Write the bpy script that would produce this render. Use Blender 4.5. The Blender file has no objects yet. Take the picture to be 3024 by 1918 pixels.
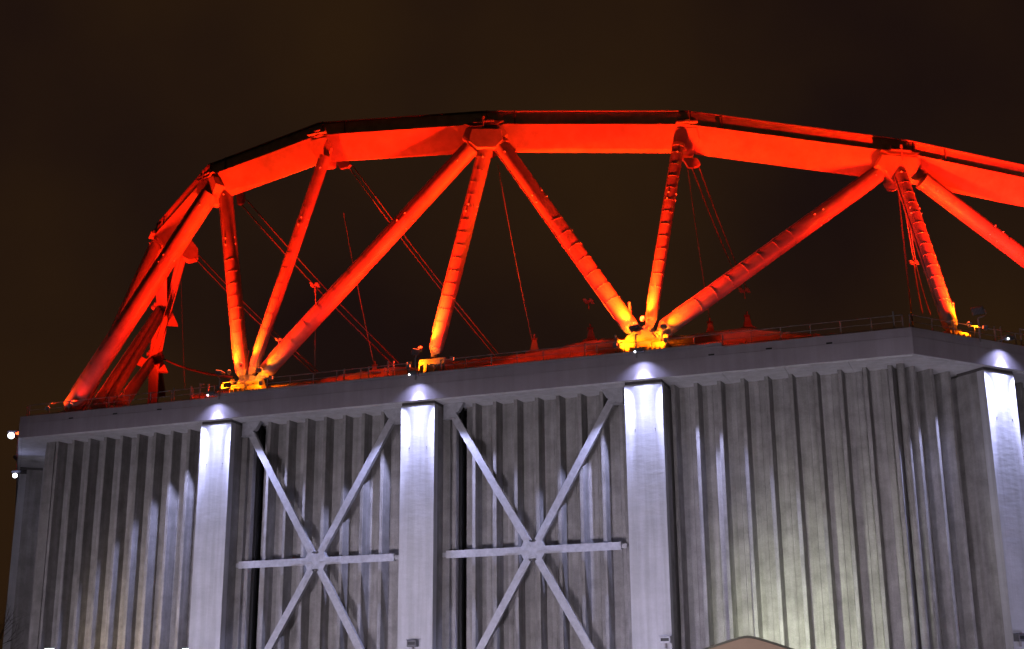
import bpy, bmesh, math, random
from mathutils import Vector, Matrix, noise
R = math.radians
random.seed(7)
C = bpy.context.scene.collection
SC = bpy.context.scene

# ------------------------------------------------------------------ camera, world, exposure
# origin = the photographer's eye; ground is 1.7 m below it
F_PX, PITCH, ROLL, PW, PH = 3947.19, 0.28151686, -0.00755033, 3024, 1918
GZ = -1.7
right0 = Vector((1, 0, 0)); fwd = Vector((0, math.cos(PITCH), math.sin(PITCH))); up0 = Vector((0, -math.sin(PITCH), math.cos(PITCH)))
cr = right0*math.cos(ROLL)+up0*math.sin(ROLL); cu = -right0*math.sin(ROLL)+up0*math.cos(ROLL)
cd = bpy.data.cameras.new('camera'); cam = bpy.data.objects.new('camera', cd); C.objects.link(cam)
m = Matrix((cr, cu, -fwd)).transposed(); cam.rotation_euler = m.to_euler()
cd.sensor_fit = 'HORIZONTAL'; cd.sensor_width = 36.0; cd.lens = 36.0*F_PX/PW
cd.clip_start = 0.5; cd.clip_end = 3000
SC.camera = cam
w = bpy.data.worlds.new('World'); SC.world = w; w.use_nodes = True
nt = w.node_tree; nt.nodes.clear()
o_ = nt.nodes.new('ShaderNodeOutputWorld'); bg = nt.nodes.new('ShaderNodeBackground'); tc = nt.nodes.new('ShaderNodeTexCoord')
nz = nt.nodes.new('ShaderNodeTexNoise'); nz.inputs['Scale'].default_value = 3.2; nz.inputs['Detail'].default_value = 5; nz.inputs['Roughness'].default_value = .45
rp = nt.nodes.new('ShaderNodeValToRGB')
rp.color_ramp.elements[0].position = .36; rp.color_ramp.elements[0].color = (.0105, .0050, .0042, 1)
rp.color_ramp.elements[1].position = .66; rp.color_ramp.elements[1].color = (.0245, .0115, .0042, 1)
nt.links.new(tc.outputs['Generated'], nz.inputs['Vector']); nt.links.new(nz.outputs['Fac'], rp.inputs['Fac'])
nt.links.new(rp.outputs['Color'], bg.inputs['Color']); nt.links.new(bg.outputs['Background'], o_.inputs['Surface'])
bg.inputs['Strength'].default_value = 1.0
SC.view_settings.view_transform = 'Standard'; SC.view_settings.look = 'None'; SC.view_settings.exposure = 0; SC.view_settings.gamma = 1
SC.cycles.max_bounces = 5; SC.cycles.sample_clamp_indirect = 4.0; SC.cycles.use_light_tree = True

# ------------------------------------------------------------------ frames of the two visible faces
HF = 26.0
K = Vector((28.3595, 91.3242, 0)); AA, BB = -0.36028964, 0.49997777; CCa = AA+math.pi-(BB-AA)   # directions of the faces
dA = Vector((math.cos(AA), math.sin(AA), 0)); nA = Vector((math.sin(AA), -math.cos(AA), 0))
dB = Vector((math.cos(BB), math.sin(BB), 0)); nB = Vector((math.sin(BB), -math.cos(BB), 0))
L = K-dA*78.1
dC = Vector((math.cos(CCa), math.sin(CCa), 0)); nC = Vector((-math.sin(CCa), math.cos(CCa), 0))
def PA(s, off, z): return K+dA*s-nA*off+Vector((0, 0, z))
def PB(s, off, z): return K+dB*s-nB*off+Vector((0, 0, z))
def PC(s, off, z): return L+dC*s-nC*off+Vector((0, 0, z))
def ray(x, y): return cr*((x-PW/2)/F_PX)+cu*((PH/2-y)/F_PX)+fwd
def onz(x, y, z):
    d = ray(x, y); return d*(z/d.z)
def plane(x, y, P0, n):
    d = ray(x, y); return d*((P0.x*n.x+P0.y*n.y)/(d.x*n.x+d.y*n.y))
def oA(x, y, off): return plane(x, y, K-nA*off, nA)
def oB(x, y, off): return plane(x, y, K-nB*off, nB)
def same(x, y, P):
    d = ray(x, y); return d*(math.hypot(P.x, P.y)/math.hypot(d.x, d.y))

# ------------------------------------------------------------------ materials
def mat(name, col, rough=.6, metal=0, nscale=3.0, var=.15, bump=0.0, bscale=8.0, streak=None, col2=None, stretch=(1, 1, 1), bstretch=(1, 1, 1), fine=0, grain=.0):
    m = bpy.data.materials.new(name); m.use_nodes = True; t = m.node_tree; b = t.nodes['Principled BSDF']
    tc = t.nodes.new('ShaderNodeTexCoord'); mp = t.nodes.new('ShaderNodeMapping'); mp.inputs['Scale'].default_value = stretch
    n = t.nodes.new('ShaderNodeTexNoise'); n.inputs['Scale'].default_value = nscale; n.inputs['Detail'].default_value = 6; n.inputs['Roughness'].default_value = .62
    r = t.nodes.new('ShaderNodeValToRGB'); c = Vector(col); c2 = Vector(col2) if col2 else c*(1-2*var)
    r.color_ramp.elements[0].position = .32; r.color_ramp.elements[0].color = (*c2, 1)
    r.color_ramp.elements[1].position = .66; r.color_ramp.elements[1].color = (*(c*(1+var*.4)), 1)
    t.links.new(tc.outputs['Object'], mp.inputs['Vector']); t.links.new(mp.outputs['Vector'], n.inputs['Vector']); t.links.new(n.outputs['Fac'], r.inputs['Fac'])
    last = r.outputs['Color']
    if streak:   # vertical run-off stains
        mp2 = t.nodes.new('ShaderNodeMapping'); mp2.inputs['Scale'].default_value = (2.2, 2.2, .10)
        n2 = t.nodes.new('ShaderNodeTexNoise'); n2.inputs['Scale'].default_value = 1.0; n2.inputs['Detail'].default_value = 5
        r2 = t.nodes.new('ShaderNodeValToRGB'); r2.color_ramp.elements[0].position = .42; r2.color_ramp.elements[0].color = (streak, streak, streak*.97, 1); r2.color_ramp.elements[1].position = .6; r2.color_ramp.elements[1].color = (1, 1, 1, 1)
        mx = t.nodes.new('ShaderNodeMix'); mx.data_type = 'RGBA'; mx.blend_type = 'MULTIPLY'; mx.inputs['Factor'].default_value = 1
        t.links.new(tc.outputs['Object'], mp2.inputs['Vector']); t.links.new(mp2.outputs['Vector'], n2.inputs['Vector']); t.links.new(n2.outputs['Fac'], r2.inputs['Fac'])
        t.links.new(last, mx.inputs['A']); t.links.new(r2.outputs['Color'], mx.inputs['B']); last = mx.outputs['Result']
    if grain:    # fine grain, pits and blotches
        n4 = t.nodes.new('ShaderNodeTexNoise'); n4.inputs['Scale'].default_value = 14; n4.inputs['Detail'].default_value = 8; n4.inputs['Roughness'].default_value = .75
        r4 = t.nodes.new('ShaderNodeValToRGB'); r4.color_ramp.elements[0].position = .35; r4.color_ramp.elements[0].color = (1-grain*1.6,)*3+(1,); r4.color_ramp.elements[1].position = .62; r4.color_ramp.elements[1].color = (1, 1, 1, 1)
        m4 = t.nodes.new('ShaderNodeMix'); m4.data_type = 'RGBA'; m4.blend_type = 'MULTIPLY'; m4.inputs['Factor'].default_value = 1
        t.links.new(tc.outputs['Object'], n4.inputs['Vector']); t.links.new(n4.outputs['Fac'], r4.inputs['Fac']); t.links.new(last, m4.inputs['A']); t.links.new(r4.outputs['Color'], m4.inputs['B']); last = m4.outputs['Result']
    t.links.new(last, b.inputs['Base Color'])
    b.inputs['Roughness'].default_value = rough; b.inputs['Metallic'].default_value = metal
    if bump:
        mp3 = t.nodes.new('ShaderNodeMapping'); mp3.inputs['Scale'].default_value = bstretch
        n3 = t.nodes.new('ShaderNodeTexNoise'); n3.inputs['Scale'].default_value = bscale; n3.inputs['Detail'].default_value = 3
        bp = t.nodes.new('ShaderNodeBump'); bp.inputs['Strength'].default_value = bump; bp.inputs['Distance'].default_value = .05
        t.links.new(tc.outputs['Object'], mp3.inputs['Vector']); t.links.new(mp3.outputs['Vector'], n3.inputs['Vector']); t.links.new(n3.outputs['Fac'], bp.inputs['Height']); t.links.new(bp.outputs['Normal'], b.inputs['Normal'])
    return m
def emi(name, col, s):
    m = bpy.data.materials.new(name); m.use_nodes = True; b = m.node_tree.nodes['Principled BSDF']
    b.inputs['Base Color'].default_value = (*col, 1); b.inputs['Emission Color'].default_value = (*col, 1); b.inputs['Emission Strength'].default_value = s
    return m
M = dict(
    concrete=mat('ribbed concrete', (.385, .37, .355), .72, nscale=.8, var=.17, bump=.35, bscale=5, streak=.80, grain=.14),
    pillar=mat('white clad pillar', (.52, .52, .53), .55, nscale=.5, var=.08, grain=.06, bump=.42, bscale=1.6, bstretch=(.6, .6, 1.8), streak=.86),
    fascia=mat('grey metal fascia', (.40, .36, .40), .5, nscale=.3, var=.08, bump=.12, bscale=1.2, streak=.93, grain=.04),
    soffit=mat('pale soffit board', (.84, .83, .85), .7, nscale=.7, var=.08, streak=.92),
    steel=mat('galvanized brace', (.46, .46, .48), .5, metal=.15, nscale=2.5, var=.12, bump=.1, bscale=6),
    truss=mat('dimmed truss paint', (.27, .26, .25), .5, nscale=.9, var=.14, bump=.10, bscale=1.5, grain=.12),  # paint tone lowered so the wash light shows less on the truss
    darksteel=mat('weathered dark steel', (.10, .09, .085), .6, nscale=2, var=.15),
    rail=mat('dull galvanized rail', (.24, .22, .22), .55, nscale=3, var=.15),
    cable=mat('cable strand', (.09, .085, .08), .5, nscale=8, var=.15),
    lampbody=mat('lamp housing grey', (.12, .12, .125), .5, nscale=6, var=.1),
    roof=mat('pale roof membrane', (.42, .4, .38), .75, nscale=1.2, var=.15, bump=.5, bscale=2),
    screen=mat('dark chord screen', (.50, .41, .27), .7, nscale=1.5, var=.15, bump=.1),
    ground=mat('asphalt', (.05, .05, .052), .9, nscale=1.5, var=.15, bump=.3, bscale=20),
    pave=mat('pavement slabs', (.25, .24, .22), .85, nscale=1, var=.12),
    kiosk=mat('brown painted panel', (.20, .135, .115), .6, nscale=1.5, var=.08),
    black=mat('black trim', (.02, .02, .02), .5, nscale=3, var=.1),
    bark=mat('dark bark', (.07, .055, .045), .9, nscale=9, var=.25, bump=.4),
    white_lens=emi('white lamp lens', (.92, .94, 1.0), 9.0),
    red_lens=emi('red lamp lens', (1.0, .12, .03), 4.0),
    warm_lens=emi('warm lamp lens', (1.0, .86, .6), 8.0),
)

# ------------------------------------------------------------------ mesh helpers
class MB:
    def __init__(s): s.v = []; s.f = []
    def add(s, vs, fs):
        k = len(s.v); s.v += [Vector(a) for a in vs]; s.f += [tuple(k+i for i in f) for f in fs]; return s
    def hexa(s, p):          # 8 corners: bottom 4, top 4
        return s.add(p, [(3, 2, 1, 0), (4, 5, 6, 7), (0, 1, 5, 4), (1, 2, 6, 5), (2, 3, 7, 6), (3, 0, 4, 7)])
    def box(s, o, dx, dy, dz):   # o = corner, three edge vectors
        o = Vector(o); return s.hexa([o, o+dx, o+dx+dy, o+dy, o+dz, o+dx+dz, o+dx+dy+dz, o+dy+dz])
    def cbox(s, c, dx, dy, dz): return s.box(Vector(c)-(dx+dy+dz)/2, dx, dy, dz)
    def bar(s, p, q, a, b, upv=Vector((0, 0, 1))):   # rectangular bar a (sideways) x b (up)
        d = (q-p).normalized(); sd = d.cross(upv)
        if sd.length < 1e-3: sd = d.cross(Vector((1, 0, 0)))
        sd.normalize(); u = sd.cross(d)
        return s.box(p-sd*a/2-u*b/2, sd*a, u*b, q-p)
    def tube(s, p, q, r, n=12, r2=None, cap=True):
        r2 = r if r2 is None else r2; d = (q-p).normalized(); sd = d.orthogonal().normalized(); u = d.cross(sd)
        vs = []
        for c, rr in ((p, r), (q, r2)):
            for i in range(n):
                a = 2*math.pi*i/n; vs.append(c+sd*(math.cos(a)*rr)+u*(math.sin(a)*rr))
        fs = [(i, (i+1) % n, n+(i+1) % n, n+i) for i in range(n)]
        if cap: fs += [tuple(range(n))[::-1], tuple(range(n, 2*n))]
        return s.add(vs, fs)
    def prism(s, poly, vec):     # poly: list of 3D points
        n = len(poly); return s.add(list(poly)+[a+vec for a in poly], [tuple(range(n))[::-1], tuple(range(n, 2*n))]+[(i, (i+1) % n, n+(i+1) % n, n+i) for i in range(n)])
    def ball(s, c, r, n=6):
        vs = []; fs = []
        for j in range(1, n):
            for i in range(2*n):
                a = math.pi*j/n; b = math.pi*i/n; vs.append(c+Vector((math.sin(a)*math.cos(b), math.sin(a)*math.sin(b), math.cos(a)))*r)
        t = len(vs); vs += [c+Vector((0, 0, r)), c-Vector((0, 0, r))]; N = 2*n
        for j in range(n-2):
            for i in range(N): fs.append((j*N+i, (j+1)*N+i, (j+1)*N+(i+1) % N, j*N+(i+1) % N))
        for i in range(N): fs.append((t, i, (i+1) % N)); fs.append((t+1, (n-2)*N+(i+1) % N, (n-2)*N+i))
        return s.add(vs, fs)
    def build(s, name, m, parent=None, smooth=False, bevel=0, fix=True):
        me = bpy.data.meshes.new(name); me.from_pydata([tuple(a) for a in s.v], [], s.f); 
        if fix:
            b = bmesh.new(); b.from_mesh(me); bmesh.ops.recalc_face_normals(b, faces=b.faces)
            if bevel: bmesh.ops.bevel(b, geom=[e for e in b.edges if e.is_manifold and e.calc_face_angle(0) > .5], offset=bevel, segments=1, affect='EDGES')
            b.to_mesh(me); b.free()
        me.materials.append(m); me.update()
        if smooth: me.shade_smooth() if not hasattr(me, 'polygons') else [setattr(p, 'use_smooth', True) for p in me.polygons]
        o = bpy.data.objects.new(name, me); C.objects.link(o)
        if smooth:
            try:
                mod = o.modifiers.new('smooth_by_angle', 'EDGE_SPLIT'); mod.split_angle = R(40)
            except Exception: pass
        if parent: put(o, parent)
        return o
def tag(o, label=None, cat=None, group=None, kind=None):
    if label: o['label'] = label
    if cat: o['category'] = cat
    if group: o['group'] = group
    if kind: o['kind'] = kind
    return o
LOCS = {}
def thing(name, loc, label, cat, group=None):
    o = bpy.data.objects.new(name, None); C.objects.link(o); o.location = loc; o.empty_display_size = .3
    LOCS[o.name] = Vector(loc); return tag(o, label, cat, group)
def put(o, parent):
    o.parent = parent
    root = parent
    o.matrix_parent_inverse = Matrix.Translation(-LOCS[parent.name]) if parent.name in LOCS else Matrix()
def spot(name, loc, target, power, col, size, blend=.6, rad=.15, parent=None):
    l = bpy.data.lights.new(name, 'SPOT'); l.energy = power; l.color = col; l.spot_size = R(size); l.spot_blend = blend; l.shadow_soft_size = rad
    o = bpy.data.objects.new(name, l); C.objects.link(o); o.location = loc
    o.rotation_euler = (Vector(target)-Vector(loc)).to_track_quat('-Z', 'Y').to_euler()
    if parent: put(o, parent)
    return o
def pt(name, loc, power, col, rad=.3, parent=None):
    l = bpy.data.lights.new(name, 'POINT'); l.energy = power; l.color = col; l.shadow_soft_size = rad
    o = bpy.data.objects.new(name, l); C.objects.link(o); o.location = loc
    if parent: put(o, parent)
    return o
Z = Vector((0, 0, 1))

# ------------------------------------------------------------------ ground
g = MB(); g.add([(-500, -300, GZ), (500, -300, GZ), (500, 700, GZ), (-500, 700, GZ)], [(0, 1, 2, 3)]); tag(g.build('ground', M['ground']), kind='structure')
g = MB(); g.box(PA(-90, -12, GZ+.004), dA*150, nA*-11, Z*.12); tag(g.build('pavement', M['pave']), kind='structure')

# ------------------------------------------------------------------ stadium building
st = thing('stadium_building', PA(-40, 0, GZ), 'long grey ribbed concrete stadium with white lit pillars under the red roof truss', 'building')
FB = 24.06    # fascia bottom
WT = 24.0     # wall top at the soffit
tA, tB = math.tan((BB-AA)/2), math.tan((BB-AA)/2)
D_ = BB+(BB-AA)     # next face beyond B (hidden)
endB = 48.0; endC = 55.0
def corner(off, which):   # mitred corner points of a line set back by off
    if which == 'K': return PA(-off*tA, off, 0)
    if which == 'L': return PA(-78.1+off*tA, off, 0)
# fascia: two folded sheets along faces C, A, B, with depth
def run(off): return [PC(endC, off, 0), corner(off, 'L'), corner(off, 'K'), PB(endB, off, 0)]
def band(mb, profile):    # profile: list of (off,z); sweep along C-A-B and close
    rows = [[p+Z*z for p in run(off)] for off, z in profile]; n = len(profile); base = []
    vs = [p for row in rows for p in row]; fs = []
    for i in range(n):
        j = (i+1) % n
        for k in range(3): fs.append((i*4+k, i*4+k+1, j*4+k+1, j*4+k))
    fs.append(tuple(i*4 for i in range(n))); fs.append(tuple(i*4+3 for i in range(n))[::-1])
    mb.add(vs, fs)
fa = MB(); band(fa, [(0.0, FB), (-.035, 25.32), (-.01, 25.36), (.02, HF), (.40, HF+.015), (.40, FB+.03), (.06, FB)])
fas = fa.build('fascia', M['fascia'], st)
# raised gutter strip on the middle part of the fascia
gu = MB(); gu.box(PA(-57.3, -.06, HF+.02), dA*43.7, -nA*.5, Z*.26); gu.box(PA(-57.3, -.09, HF-.02), dA*43.7, -nA*.12, Z*.05)
gu.build('gutter', M['fascia'], st)
# standing seams of the fascia, very slight
for i in range(18):
    pass
# scupper slots
slots = [(210, 1236), (340, 1223), (471, 1210)]
slots = [oA(x, y, 0) for x, y in slots]+[oA(x, y, 0) for x, y in ((2101, 1048.7), (2271, 1030.8), (2449, 1014.6))]
for p in slots:
    b = MB(); c = p; b.cbox(c+nA*.02, dA*.44, nA*.05, Z*.13); b.build('scupper', M['black'], st)
    b = MB(); b.cbox(c+nA*.04-Z*.085, dA*.5, nA*.10, Z*.03); b.build('scupper_lip', M['fascia'], st)
# soffit: edge strip, panels with gaps
so = MB(); band(so, [(.08, FB-.015), (.08, FB+.10), (.32, FB+.10), (.32, FB-.015)]); so.build('soffit_edge', M['soffit'], st)
def soffit_panel(Pf, s0, s1, s0b, s1b):
    so.hexa([Pf(s0, .345, WT+.01), Pf(s1, .345, WT+.01), Pf(s1b, 5.0, WT+.01), Pf(s0b, 5.0, WT+.01), Pf(s0, .345, WT+.1), Pf(s1, .345, WT+.1), Pf(s1b, 5.0, WT+.1), Pf(s0b, 5.0, WT+.1)])
so = MB(); gp = .035
n = 17; x0 = -78.1; step = 78.1/n
for i in range(n):
    a, b = x0+i*step+gp/2, x0+(i+1)*step-gp/2
    soffit_panel(PA, a if i else x0+.345*tA, b if i < n-1 else -.345*tA, a if i else x0+5*tA, b if i < n-1 else -5*tA)
for i in range(11):
    a, b = i*4.4+gp/2, (i+1)*4.4-gp/2
    soffit_panel(PB, a if i else .345*tA+gp, b, a if i else 5*tA, b)
for i in range(12):
    a, b = i*4.5+gp/2, (i+1)*4.5-gp/2
    soffit_panel(PC, a if i else .345*tA+gp, b, a if i else 5*tA, b)
so.build('soffit', M['soffit'], st)
sb = MB(); band(sb, [(.42, WT+.14), (.42, WT+.3), (8, WT+.3), (8, WT+.14)]); sb.build('soffit_backing', M['darksteel'], st)
# ribbed walls: one mesh per bay
OFR, OFP = 2.5, 3.7
def ribbed(Pf, s0, s1, ribs, name='ribbed_wall', left=None, right=None):
    pts = [(s0, OFP)]
    def seamed(a, b):      # recessed panel with one vertical lap seam and a slight bow
        if b-a < .9: return
        q = a+(b-a)*.60
        pts.extend([(a+.10, OFP), (a+(b-a)*.3, OFP+.06), (q-.02, OFP+.02), (q-.02, OFP+.09), (q+.02, OFP+.09), (q+.02, OFP-.05), (b-.10, OFP-.04)])
    prev = s0
    for r in ribs:
        hw = .15
        if r-hw-prev > .3: seamed(prev, r-hw-.06)
        pts.extend([(r-hw-.09, OFP), (r-hw, OFR+.05), (r-hw+.03, OFR), (r+hw-.03, OFR), (r+hw, OFR+.05), (r+hw+.09, OFP)])
        prev = r+hw+.06
    if s1-prev > .3: seamed(prev, s1)
    pts.append((s1, OFP))
    mb = MB(); nn = len(pts); zs = [GZ, WT]
    vs = [Pf(s, o, z) for z in zs for s, o in pts]+[Pf(s0, OFP+.5, z) for z in zs]+[Pf(s1, OFP+.5, z) for z in zs]
    fs = [(i, i+1, nn+i+1, nn+i) for i in range(nn-1)]
    a0, a1, b0, b1 = 2*nn, 2*nn+1, 2*nn+2, 2*nn+3
    fs += [(a0, 0, nn, a1), (nn-1, b0, b1, 2*nn-1), (b0, a0, a1, b1)]
    mb.add(vs, fs); return mb.build(name, M['concrete'], st, fix=False)
ic = -OFP*tA
ribsL = [-77.1+1.79*i+.02 for i in range(10)]
ribbed(PA, -78.1+OFP*tA-.0, -59.1, [s for s in [-75.78, -74.0, -72.24, -70.5, -68.74, -66.98, -65.2, -63.42, -61.66, -60.0]])
# bays with braces
ribbed(PA, -54.6, -40.2, [-53.55+1.795*i for i in range(8)])
ribbed(PA, -35.7, -21.45, [-34.6+1.795*i for i in range(8)])
ribbed(PA, -18.4, ic, [-18.1+1.80*i for i in range(10)])
ribbed(PB, -ic, 7.35, [2.45, 4.25, 6.0])
ribbed(PB, 10.5, 26.2, [11.9+1.79*i for i in range(8)])
ribbed(PC, -ic, 18.0, [2.6+1.79*i for i in range(9)])
ribbed(PC, 21, 36.0, [22.4+1.79*i for i in range(8)])
# corner posts where the ribbed faces meet
cp = MB(); c = corner(OFR, 'K'); cp.tube(c+Z*GZ, c+Z*WT, .28, 12); cp.build('corner_post', M['concrete'], st)
cp = MB(); c0 = corner(OFP, 'L'); cp.prism([corner(OFR, 'L')+Z*GZ, PA(-76.0, OFR, GZ), PA(-75.9, OFP+.2, GZ), c0+dA*.2+Z*GZ, PC(1.9, OFP+.2, GZ), PC(1.75, OFR, GZ)], Z*(WT-GZ)); cp.build('corner_panel', M['concrete'], st)
# return panels and black strips standing for the shaded slots beside the pillars of the braced bays
for s in (-56.08, -37.17):
    b = MB(); b.box(PA(s, 2.2, GZ), dA*.62, -nA*1.6, Z*(WT-GZ)); b.box(PA(s+.64, 2.6, GZ), dA*.30, -nA*1.2, Z*(WT-GZ)); b.build('return_panel', M['concrete'], st)
    b = MB(); b.box(PA(s+.95, 3.3, GZ), dA*.24, -nA*.5, Z*(WT-GZ)); b.build('joint_shade_strip', M['black'], st)  # solid black strip, darkness of the gap put into its colour
    b = MB(); b.box(PA(s+.93, 2.66, GZ), dA*.05, -nA*.5, Z*(22.4-GZ)); b.build('joint_angle', M['steel'], st)
# pillars
def pillar(Pf, s0, s1, d):
    top = 23.76
    # slightly uneven clad front built as a grid
    mb = MB(); nx, nzz = 6, 60; vs = []; fs = []
    for j in range(nzz+1):
        for i in range(nx+1):
            s = s0+(s1-s0)*i/nx; z = GZ+(top-GZ)*j/nzz
            e = 0 if i in (0, nx) else noise.noise(Vector((s*.8, z*1.6, 3)))*.014+noise.noise(Vector((s*.5, z*2.6, 9)))*.004
            vs.append(Pf(s, .25+e, z))
    for j in range(nzz):
        for i in range(nx): a = j*(nx+1)+i; fs.append((a, a+1, a+nx+2, a+nx+1))
    mb.add(vs, fs); t = (nx+1)*nzz
    mb.add([Pf(s0, .25, GZ), Pf(s1, .25, GZ), Pf(s1, .95, GZ), Pf(s0, .95, GZ), Pf(s0, .25, top), Pf(s1, .25, top), Pf(s1, .95, top), Pf(s0, .95, top)], [(1, 2, 6, 5), (2, 3, 7, 6), (3, 0, 4, 7), (4, 5, 6, 7)])
    p = mb.build('pillar', M['pillar'], st, fix=False)
    for q in p.data.polygons: q.use_smooth = q.index < nx*nzz
    h = MB(); h.box(Pf(s0+.05, .96, GZ), d*(s1-s0-.10), d.cross(Z)*-3.1, Z*(top-GZ)); h.build('pier', M['concrete'], p)
    h = MB(); h.box(Pf(s0+.04, .30, top+.01), d*(s1-s0-.08), d.cross(Z)*-2.6, Z*(WT-top-.02))
    h.build('pillar_shade_cap', M['darksteel'], p)  # dark block paints the shade between pillar top and soffit
    for fr in (.26, .78):
        k = MB(); k.cbox(Pf(s0+(s1-s0)*fr, 0.235, 20.25), d*.07, d.cross(Z)*.05, Z*.05); k.build('bolt', M['darksteel'], p)
PILA = [(-58.9, -55.93), (-40.02, -37.09), (-21.31, -18.37)]
for s0, s1 in PILA: pillar(PA, s0, s1, dA)
pillar(PB, 7.15, 10.22, dB); pillar(PB, 26.3, 29.3, dB); pillar(PC, 18.1, 21, -dC)
# joint cover between pillar tops and corner
# braces
def brace(sc, bay):
    ctr = PA(sc, 2.0, 11.85); up = nA
    ends = [('UL', PA(sc-6.85, 2.0, 23.25)), ('UR', PA(sc+6.75, 2.0, 23.25)), ('LL', PA(sc-6.85, 2.0, .45)), ('LR', PA(sc+6.75, 2.0, .45)), ('HL', PA(sc-7.25, 2.0, 11.85)), ('HR', PA(sc+7.05, 2.0, 11.85))]
    root = MB(); pl = []
    a = .95
    for sx, sz in ((-.95, -.26), (-.62, -.9), (-.2, -.62), (.2, -.62), (.62, -.9), (.95, -.26), (.95, .26), (.62, .95), (.2, .62), (-.2, .62), (-.62, .95), (-.95, .26)):
        pl.append(PA(sc+sx, 1.76, 11.85+sz))
    root.prism(pl, -nA*.48)
    for ang in (0, 1.04, 2.1, 3.14, 4.18, 5.24):
        for k in range(4): root.cbox(PA(sc+math.cos(ang)*(.35+.13*k), 1.735, 11.85+math.sin(ang)*(.35+.13*k)), dA*.06, nA*.05, Z*.06)
    br = root.build('cross_brace', M['steel'], st)
    for nme, e in ends:
        d = (e-ctr).normalized(); p0 = ctr+d*.8; b = MB(); wdt = .50
        # box section: two flange plates + web, so it shows edges
        b.bar(p0, e, .40, wdt, d.cross(nA))  # main
        b.bar(p0+nA*.215, e+nA*.215, .03, wdt+.09, d.cross(nA))
        # splice plates with bolts near the hub
        q = p0+d*.25
        b.bar(q+nA*.25, q+d*1.25+nA*.25, .03, wdt*.62, d.cross(nA))
        for k in range(6):
            for sgn in (-1, 1): b.cbox(q+d*(.15+.19*k)+nA*.27+d.cross(nA)*sgn*.11, d*.05, nA*.04, d.cross(nA)*.05)
        b.build('brace_arm', M['steel'], br)
        if nme in ('HL', 'HR'):
            b = MB(); b.cbox(e+d*.15, d*.45, nA*.12, Z*.34); b.tube(e+d*.05+nA*.1, e+d*.05-nA*.1, .12, 10); b.build('pin_plate', M['steel'], br)
    for sg, e in ((-1, ends[0][1]), (1, ends[1][1])):
        x = sc+sg*6.55
        poly = [PA(x-sg*-.42, 1.78, 22.95), PA(x+sg*.2, 1.78, 22.72), PA(x+sg*1.0, 1.78, 22.72), PA(x+sg*1.0, 1.78, WT-.01), PA(x-sg*.75, 1.78, WT-.01), PA(x-sg*.33, 1.78, 23.3)]
        b = MB(); b.prism(poly, -nA*.45)
        b.box(PA(x-sg*.1, 1.76, 22.74)-Z*.05, dA*sg*1.1, nA*.1, Z*.06)
        b.build('gusset', M['steel'], br)
brace(-48.25, 0); brace(-29.42, 1)
# roof deck + mound ridge near the edge
rf = MB()
oc = [PC(endC, .4, 0), corner(.4, 'L'), corner(.4, 'K'), PB(endB, .4, 0)]
far = [PB(endB, .4, 0)+Vector((math.cos(D_), math.sin(D_), 0))*78, ]
far.append(PC(endC, .4, 0)+dB*48); 
poly = [p+Z*25.82 for p in oc]+[p+Z*25.82 for p in far]
n = len(poly); rf.prism([Vector((p.x, p.y, 25.5)) for p in poly], Z*.32)
rf.build('roof_deck', M['roof'], st)
bw = MB()
for a, b in ((oc[3], far[0]), (far[0], far[1]), (far[1], oc[0])):
    nn_ = (b-a).normalized().cross(Z); bw.hexa([a+Z*GZ, b+Z*GZ, b+nn_*-.5+Z*GZ, a+nn_*-.5+Z*GZ, a+Z*25.4, b+Z*25.4, b+nn_*-.5+Z*25.4, a+nn_*-.5+Z*25.4])
bw.build('rear_wall', M['concrete'], st)
# membrane ridge (folded edge of the roof skin), its crest read off the building edge
crest = [(640, 1152), (760, 1140), (870, 1128), (940, 1120), (1005, 1106), (1080, 1094), (1150, 1083), (1222, 1083), (1330, 1068), (1385, 1061), (1430, 1054), (1520, 1046), (1600, 1034), (1680, 1018), (1740, 1003), (1790, 998), (1850, 996), (1960, 992), (2060, 985), (2100, 977), (2150, 972), (2215, 966), (2280, 972), (2340, 980), (2400, 984), (2440, 990), (2480, 1000)]
def strip(name, pts, off0, off1, zoff, base, m, jit=.0):
    mb = MB(); vs = []; n = len(pts)
    sub = []
    for i in range(n-1):
        for k in range(4):
            t = k/4; sub.append((pts[i][0]*(1-t)+pts[i+1][0]*t, pts[i][1]*(1-t)+pts[i+1][1]*t))
    sub.append(pts[-1]); n = len(sub)
    for x, y in sub:
        j = noise.noise(Vector((x*.05, off0, 1)))*jit
        a = oA(x, y+zoff, off0); z = a.z+j
        b_ = a-nA*(off1-off0)
        vs += [Vector((a.x, a.y, base)), Vector((a.x, a.y, z-.18)), Vector((a.x, a.y, z))-nA*.25, Vector((b_.x, b_.y, z+.1)), Vector((b_.x, b_.y, base))]
    fs = []
    for i in range(n-1):
        for k in range(4): fs.append((i*5+k, (i+1)*5+k, (i+1)*5+k+1, i*5+k+1))
    fs += [(0, 1, 2, 3, 4), tuple((n-1)*5+k for k in (4, 3, 2, 1, 0))]
    mb.add(vs, fs); return mb.build(name, m, st, fix=True)
strip('membrane_ridge', crest, 4.6, 7.0, 0, 25.82, M['roof'], .10)
strip('roof_kerb', [(560, 1168), (900, 1135), (1200, 1104), (1500, 1072), (1840, 1037), (2050, 1017), (2200, 1004)], 2.9, 3.3, 0, 25.82, M['roof'], .12)

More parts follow.
